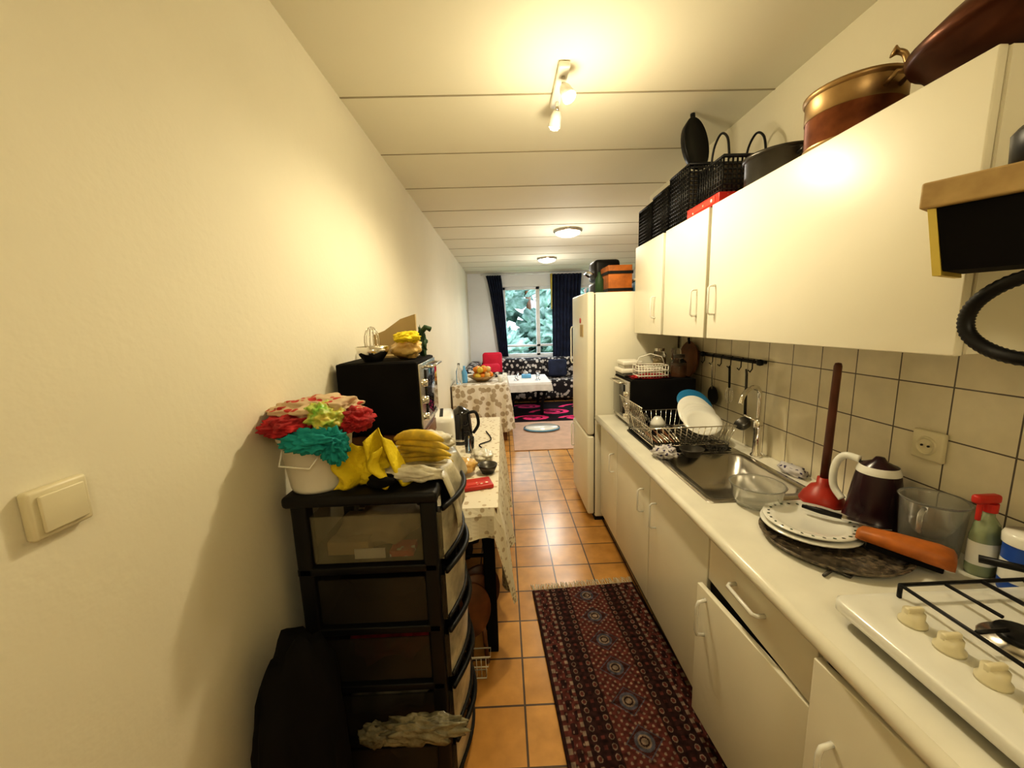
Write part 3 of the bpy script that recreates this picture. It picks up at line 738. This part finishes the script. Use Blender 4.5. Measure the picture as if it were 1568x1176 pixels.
# ---------------- table 1 ----------------
def tablecloth(b,x0,x1,y0,y1,z,drops,m='lace',trim='lace2',seed=0,wave=.018):
    b.box((x0,y0,z-.004),(x1,y1,z),m)
    n=140; per=[]
    pts=rrect(x0,x1,y0,y1,.02,z,4)
    P=[Vector(p) for p in pts]+[Vector(pts[0])]; L=[0]
    for i in range(1,len(P)): L.append(L[-1]+(P[i]-P[i-1]).length)
    for k in range(n):
        s=L[-1]*k/n; i=max(j for j in range(len(L)) if L[j]<=s+1e-9); i=min(i,len(P)-2)
        t=(s-L[i])/max(1e-9,(L[i+1]-L[i])); per.append(P[i].lerp(P[i+1],t))
    c=Vector(((x0+x1)/2,(y0+y1)/2,z)); rows=8; vs=[]
    for j in range(rows+1):
        t=j/rows
        for k,p in enumerate(per):
            nx=1 if p.x>x1-.01 else (-1 if p.x<x0+.01 else 0); ny=1 if p.y>y1-.01 else (-1 if p.y<y0+.01 else 0)
            if nx==0 and ny==0:
                d=(p-c); nx=1 if d.x>0 else -1; ny=1 if d.y>0 else -1
            drop=max(drops[0] if nx<0 else 0,drops[1] if nx>0 else 0,drops[2] if ny<0 else 0,drops[3] if ny>0 else 0)
            if nx and drops[0 if nx<0 else 1]==0: nx=0
            w=wave*t*(1+math.sin(k*.9+seed)+.5*math.sin(k*.37+seed*2))
            vs.append((p.x+nx*(.012*min(1,t*4)+w),p.y+ny*(.012*min(1,t*4)+w),z-drop*t*(1+.06*math.sin(k*.21+seed))))
    for j in range(rows):
        for k in range(n):
            f=(j*n+k,j*n+(k+1)%n,(j+1)*n+(k+1)%n,(j+1)*n+k)
            b.add([vs[q] for q in f],[(0,1,2,3)],trim if j==rows-1 else m,None,False)
b=B('dining_table')
b.box((-.66,1.49,.71),(-.05,3.02,.745),'woodd')
for q in [(-.62,1.56),(-.12,1.56),(-.62,2.92),(-.12,2.92)]: b.box((q[0],q[1],0),(q[0]+.05,q[1]+.05,.71),'blackm',.005)
tablecloth(b,-.665,-.045,1.485,3.03,.752,(0,.46,.12,.40),wave=.026)
b.done()
TZ=.753
b=B('wooden_crate')
b.box((-.655,1.53,TZ),(-.35,1.86,1.06),'woodd',.005)
for z in (.83,.93,1.03): b.box((-.352,1.53,z-.035),(-.345,1.86,z+.02),'woodd',.002)
b.done()
oven('countertop_oven',-.655,-.34,1.50,1.86,1.061,1.36,1)
OZ=1.363
b=B('metal_bowl')
b.lathe((-.53,1.575,OZ),[(.0001,0),(.035,0),(.06,.035),(.066,.06),(.063,.06),(.056,.036),(.0001,.006)],'chrome',32)
for k in range(6):
    a=k*pi/6
    b.tube([(-.53+.03*math.sin(t)*math.cos(a),1.575+.03*math.sin(t)*math.sin(a),OZ+.02+.12*(1-math.cos(t))/2) for t in [j*2*pi/16 for j in range(17)]],.0015,'chrome',4)
b.done()
b=B('cardboard_tray'); 
T=TR(-.52,1.78,OZ)@rot('Z',-8)
b.add([(-.08,0,0),(.13,0,0),(.13,0,.19),(.06,0,.17),(-.02,0,.12),(-.08,0,.10),(-.08,.012,0),(.13,.012,0),(.13,.012,.19),(.06,.012,.17),(-.02,.012,.12),(-.08,.012,.10)],[(0,1,2,3,4,5),(11,10,9,8,7,6),(0,1,7,6),(1,2,8,7),(2,3,9,8),(3,4,10,9),(4,5,11,10),(5,0,6,11)],'tan',T)
b.box((-.08,-.06,0),(.13,.0,.012),'tan',.002,T); b.done()
b=B('bread_bag')
b.blob((-.41,1.64,OZ+.045),(.06,.05,.045),'bread',3,.3,2,4,zmin=OZ+.001)
b.blob((-.40,1.62,OZ+.09),(.055,.04,.026),'yellow',5,.4,2,4); b.done()
b=B('dark_green_vegetables')
b.blob((-.365,1.74,OZ+.06),(.02,.03,.055),'dgreen',13,.6,3,4,zmin=OZ+.001)
b.tube([(-.37,1.74,OZ+.1),(-.34,1.72,OZ+.13),(-.32,1.73,OZ+.12)],.012,'dgreen'); b.done()
b=B('toaster')
T=TR(-.375,2.08,TZ)@rot('Z',8)
b.box((-.09,-.13,.01),(.09,.13,.27),'enamel',.03,T); b.box((-.03,-.10,.268),(-.012,.10,.2715),'dark',0,T); b.box((.012,-.10,.268),(.03,.10,.2715),'dark',0,T); b.box((-.015,-.15,.16),(.015,-.128,.18),'black',.004,T)
b.box((-.08,-.12,0),(.08,.12,.012),'black',0,T); b.done()
b=B('electric_kettle')
kc=(-.29,2.40,TZ)
b.lathe(kc,[(.0001,0),(.08,0),(.08,.02),(.076,.025),(.072,.10),(.062,.19),(.057,.205),(.03,.22),(.012,.235),(.0001,.237)],'blackglass',32)
b.lathe(kc,[(.0765,.02),(.0785,.024),(.0755,.035)],'chrome',32)
b.tube(smoothp([(kc[0]+.05,kc[1]-.01,TZ+.19),(kc[0]+.10,kc[1]-.02,TZ+.195),(kc[0]+.115,kc[1]-.02,TZ+.12),(kc[0]+.08,kc[1]-.015,TZ+.06)]),.010,'black',10)
b.done()
b=B('bread_loaves')
b.blob((-.22,1.84,TZ+.045),(.07,.05,.04),'bread',41,.25,2,4,T=rot('Z',30),zmin=TZ+.001)
b.blob((-.27,1.66,TZ+.04),(.06,.045,.038),'bread',42,.25,2,4,zmin=TZ+.001); b.done()
b=B('red_packet')
T=TR(-.145,1.70,TZ)@rot('Z',15); b.box((-.07,-.05,0),(.07,.05,.02),'red',.006,T); b.box((-.05,-.03,.019),(.05,.0,.0215),'label',0,T); b.done()
b=B('dark_bowl'); b.lathe((-.10,1.86,TZ),[(.0001,0),(.03,0),(.045,.03),(.05,.045),(.047,.045),(.04,.03),(.0001,.006)],'darkmetal').done()
b=B('drinking_glass'); b.lathe((-.22,2.19,TZ),[(.0001,0),(.025,0),(.03,.09),(.028,.09),(.023,.005),(.0001,.004)],'glass').done()
b=B('cable'); b.tube(smoothp([(-.12,2.2,TZ+.006),(-.17,2.30,TZ+.006),(-.10,2.4,TZ+.006),(-.14,2.6,TZ+.006)]),.004,'blackm',6).done()
b=B('folded_napkins'); b.blob((-.14,2.04,TZ+.03),(.06,.08,.03),'bag',3,.4,2.4,4,zmin=TZ+.001).done()
b=B('sugar_jar'); b.lathe((-.45,2.62,TZ),[(.0001,0),(.045,0),(.048,.12),(.035,.14),(.035,.16),(.0001,.16)],'glass').cyl((-.45,2.62,TZ+.004),.04,.09,'wcloth').done()
b=B('tea_tin'); b.box((-.60,2.5,TZ),(-.50,2.62,TZ+.17),'red',.008).box((-.595,2.4995,TZ+.04),(-.505,2.501,TZ+.13),'label').done()
b=B('white_towel'); b.blob((-.43,2.82,TZ+.05),(.13,.10,.05),'wcloth',14,.4,2.4,4,zmin=TZ+.001).done()
b=B('folding_stools')
for i,(x,y) in enumerate([(-.19,1.50),(-.17,1.56),(-.15,1.63)]):
    T=TR(x,y,.27)@rot('Z',18)@rot('X',82+i*2)
    b.lathe((0,0,0),[(.0001,-.009),(.12,-.009),(.125,0),(.12,.009),(.0001,.009)],'woodd',32,T,sx=.8,sy=1.0)
    b.tube([T@Vector((-.06,-.08,0)),T@Vector((-.07,-.265,-.02))],.010,'woodd'); b.tube([T@Vector((.06,-.08,0)),T@Vector((.07,-.265,-.02))],.010,'woodd')
b.done()
b=B('black_folding_chair')
for x in (-.36,-.13):
    b.tube([(x,1.70,.0),(x,1.98,.62)],.012,'black'); b.tube([(x,1.98,.0),(x,1.72,.60)],.012,'black')
b.tube([(-.36,1.84,.31),(-.13,1.84,.31)],.010,'black'); b.box((-.36,1.66,.57),(-.09,1.96,.63),'blackm',.01)
b.done()
b=B('black_sack'); b.blob((-.40,2.25,.22),(.20,.22,.22),'blackm',17,.3,2,4,zmin=.001).done()
b=B('wire_basket')
for z,e in ((.003,0),(.06,.01),(.11,.02)):
    b.tube([(-.26-e,1.43-e*.3,z),(-.12+e,1.43-e*.3,z),(-.12+e,1.47,z),(-.26-e,1.47,z)],.003,'white',5,True)
for i in range(8): b.tube([(-.26+i*.02,1.43,.01),(-.26+i*.02,1.424,.11)],.002,'white',4)
b.done()
# ---------------- table 2 ----------------
b=B('side_table')
b.box((-.66,4.75,.70),(.03,5.9,.735),'woodd')
for q in [(-.62,4.8),(-.04,4.8),(-.62,5.8),(-.04,5.8)]: b.box((q[0],q[1],0),(q[0]+.05,q[1]+.05,.70),'woodd')
M['lace3']=vormat('floral_lace',(.46,.38,.27),(.80,.75,.65),14,.42,.8)
tablecloth(b,-.665,.04,4.74,5.92,.742,(0,.58,.60,.5),'lace3','lace3',seed=2,wave=.03); b.done()
b=B('fruit_bowl')
fb=(-.30,5.1)
b.lathe((fb[0],fb[1],.744),[(.0001,0),(.08,0),(.09,.01),(.19,.07),(.185,.075),(.08,.02),(.0001,.015)],'brass',32)
for i in range(16):
    a=i*2.4; rr=.03+.011*i
    if i>8: rr*=.5
    b.blob((fb[0]+rr*math.cos(a),fb[1]+rr*math.sin(a),.744+(.08 if i<9 else .16)),(.045,.045,.042),['fruit','bread','fruit','banana'][i%4],i,.08,2,2)
b.done()
for i,(x,y,h,m) in enumerate([(-.58,4.9,.27,'glass'),(-.52,5.0,.22,'lblue'),(-.60,5.1,.25,'glass')]):
    b=B('water_bottle'); b.lathe((x,y,.744),[(.0001,0),(.038,0),(.04,h*.1),(.038,h*.6),(.014,h*.85),(.014,h),(.0001,h)],m,20).done()
b=B('coffee_mug'); b.lathe((-.05,5.0,.744),[(.0001,0),(.035,0),(.038,.09),(.035,.09),(.032,.006),(.0001,.006)],'enamel').tube([(-.012,5.0,.80),(.015,5.0,.79),(.015,5.0,.765),(-.012,5.0,.757)],.005,'enamel').done()
b=B('glass_bowl'); b.lathe((-.10,5.45,.744),[(.0001,0),(.04,0),(.09,.06),(.086,.06),(.038,.006),(.0001,.006)],'glass').done()
# ---------------- living area ----------------
b=B('peach_rug'); b.box((.09,4.36,0),(1.55,5.65,.012),'peach',.004).done()
b=B('floor_cushion'); b.lathe((.50,5.22,.013),[(.0001,0),(.22,0),(.25,.02),(.22,.045),(.0001,.05)],'enamel',32,sx=1,sy=.75); b.lathe((.50,5.22,.013),[(.252,.015),(.256,.025),(.248,.032)],'lblue',32,sx=1,sy=.75); b.done()
def swirl(u,v):
    x=u*2.4; y=v*2.3; best=0
    for cx,cy,r0 in [(.35,.35,.3),(1.0,.25,.22),(.7,.95,.35),(1.7,.6,.35),(1.3,1.5,.4),(.3,1.7,.3),(2.1,1.7,.35)]:
        d=math.hypot(x-cx,y-cy); a=math.atan2(y-cy,x-cx)
        s=r0*(.35+.65*((a+pi)/(2*pi)))
        if abs(d-s)<.045: best=1
        if abs(d-s*.45)<.03: best=max(best,1)
    return (.80,.05,.20) if best else (.014,.009,.012)
b=B('swirl_rug'); b.sheet(lambda u,v:(.08+2.4*u,5.67+1.42*v,.006),150,120,'attr',colfn=swirl).done(solid=.01)
b=B('coffee_table')
for q in [(.14,6.1),(.62,6.1),(.14,6.85),(.62,6.85)]: b.tube(smoothp([(q[0]-.02,q[1],.013),(q[0]-.02,q[1],.2),(q[0]+.03,q[1],.4),(q[0],q[1],.53)],4),.026,'blackm')
b.box((.10,6.05,.52),(.68,6.9,.55),'woodd'); tablecloth(b,.02,.74,6.0,6.95,.556,(.14,.14,.14,.14),'wcloth','wcloth',4,.01); b.done()
b=B('tissue_box'); b.box((.3,6.5,.558),(.46,6.62,.62),'lblue',.01).blob((.38,6.56,.64),(.03,.02,.03),'wcloth',3,.4).done()
b=B('tea_glasses')
for x,y in [(.2,6.3),(.55,6.25),(.6,6.8),(.25,6.9)]: b.lathe((x,y,.558),[(.0001,0),(.04,0),(.045,.01),(.02,.01),(.025,.07)],'glass',16)
b.done()
b=B('patterned_sofa')
b.box((-.1,7.15,.05),(2.6,7.75,.42),'leo',.05); b.box((-.44,7.6,.05),(2.6,7.80,.80),'leo',.08)
for x in (0,1.2,2.5): b.cyl((x,7.25,0),.03,.06,'black'); b.cyl((x,7.65,0),.03,.06,'black')
b.done()
b=B('patterned_daybed')
b.box((-.66,6.0,.05),(-.11,7.58,.42),'leo',.05); b.box((-.67,6.0,.05),(-.45,7.59,.78),'leo',.06)
for y in (6.1,7.4): b.cyl((-.2,y,0),.03,.06,'black'); b.cyl((-.6,y,0),.03,.06,'black')
b.done()
b=B('red_cushion')
b.box((-.17,0,-.26),(.21,.12,.26),'pinkred',.055,TR(-.24,7.42,.69)@rot('X',-4))
b.box((-.17,0,-.17),(.19,.12,.17),'pinkred',.05,TR(-.25,7.05,.60)@rot('Z',12)@rot('X',-8)); b.done()
b=B('patterned_cushion'); b.box((-.2,0,-.17),(.2,.12,.17),'leo',.05,TR(.55,7.40,.62)@rot('X',-14)); b.box((-.18,0,-.17),(.18,.12,.17),'curtain',.05,TR(1.05,7.40,.62)@rot('X',-14)); b.done()
def curtain(name,top,bot,z0,z1,y,n=6,m='curtain'):
    b=B(name)
    def f(u,v):
        x0=top[0]+(bot[0]-top[0])*v**.7; x1=top[1]+(bot[1]-top[1])*v**.7
        return (x0+(x1-x0)*u,y+.035*math.sin(u*n*2*pi)*(1-.3*v),z1+(z0-z1)*v)
    b.sheet(f,90,20,m); return b.done(solid=.004)
curtain('curtain',(-.30,.0),(-.08,.10),.82,2.44,7.90)
curtain('curtain',(1.02,1.62),(1.02,1.55),.60,2.44,7.90,8)
curtain('yellow_ribbon',(.98,1.02),(.99,1.01),1.75,2.44,7.84,1,'yel2')
b=B('curtain_rail'); b.tube([(-.4,7.90,2.455),(2.6,7.90,2.455)],.012,'frame'); b.done()

# ---------------- persian runner ----------------
def persian(u,v):
    x=(u-.5)*.58; y=v*1.9
    ax=abs(x); n=noise.noise(Vector((x*60,y*60,0)))
    base=(.035,.014,.013); beige=(.27,.20,.15); rd=(.12,.035,.028); bl=(.10,.10,.13)
    c=base
    if ax>.278: c=base
    elif ax>.262: c=beige if (int(y*50)%2) else rd
    elif ax>.212:
        c=rd if (math.sin(y*70)*math.cos((ax-.238)*120)>-.1) else base
        if math.sin(y*140)*math.sin(ax*240)>.80: c=beige
    elif ax>.198: c=beige if int(y*60)%2 else rd
    elif ax>.190: c=base
    elif ax>.095:
        gy=(y/.034)%1-.5; gx=((ax-.095)/.0317)%1-.5
        d=math.hypot(gx*1.1,gy)
        c=beige if .24<d<.34 else (rd if d<=.24 else base)
        if int((ax-.095)/.0317)%2: c=base if abs(gy)>.2 or abs(gx)>.25 else rd
    else:
        p=.150; k=((y+.05)%p)-p/2
        d=ax/.075+abs(k)/.065
        e=math.hypot(ax,k)
        if e<.012: c=beige
        elif e<.018: c=base
        elif e<.025: c=beige
        elif e<.036: c=bl
        elif d<.85: c=base if int(d*22)%2 else rd
        elif d<.93: c=bl
        else: c=rd if math.sin(ax*200)*math.sin(y*200)<.55 else beige
    f=.8+.7*n
    return tuple(max(.004,q*f) for q in c)
b=B('persian_runner')
b.sheet(lambda u,v:(-.29+.58*u,-1.9+1.9*v,.006),250,760,'attr',colfn=persian)
ro=b.done((.405,1.965,.002),(0,0,math.radians(3.5)),solid=.006)
b=B('rug_fringe')
for i in range(90):
    x=-.288+.576*i/89
    b.tube([(x,0,.006),(x+random.uniform(-.004,.004),.02,.004),(x+random.uniform(-.01,.01),.045+random.uniform(0,.012),.003)],.0022,'fring',4)
f=b.done((.405,1.967,.002),(0,0,math.radians(3.5))); 
e=bpy.data.objects.new('runner_rug',None); bpy.context.collection.objects.link(e)
ro.name='woven_field'; ro.parent=e; f.parent=e

# ---------------- world ----------------
w=bpy.data.worlds.new('sky'); sc.world=w; w.use_nodes=True
nt=w.node_tree; bg=nt.nodes['Background']; bg.inputs['Color'].default_value=(.72,.87,1,1); bg.inputs['Strength'].default_value=7
l=bpy.data.lights.new('window_portal','AREA'); l.shape='RECTANGLE'; l.size=2.2; l.size_y=1.4; l.cycles.is_portal=True
o=bpy.data.objects.new('window_portal',l); bpy.context.collection.objects.link(o); o.location=(1.16,YF+.2,1.5); o.rotation_euler=(math.radians(-90),0,0)
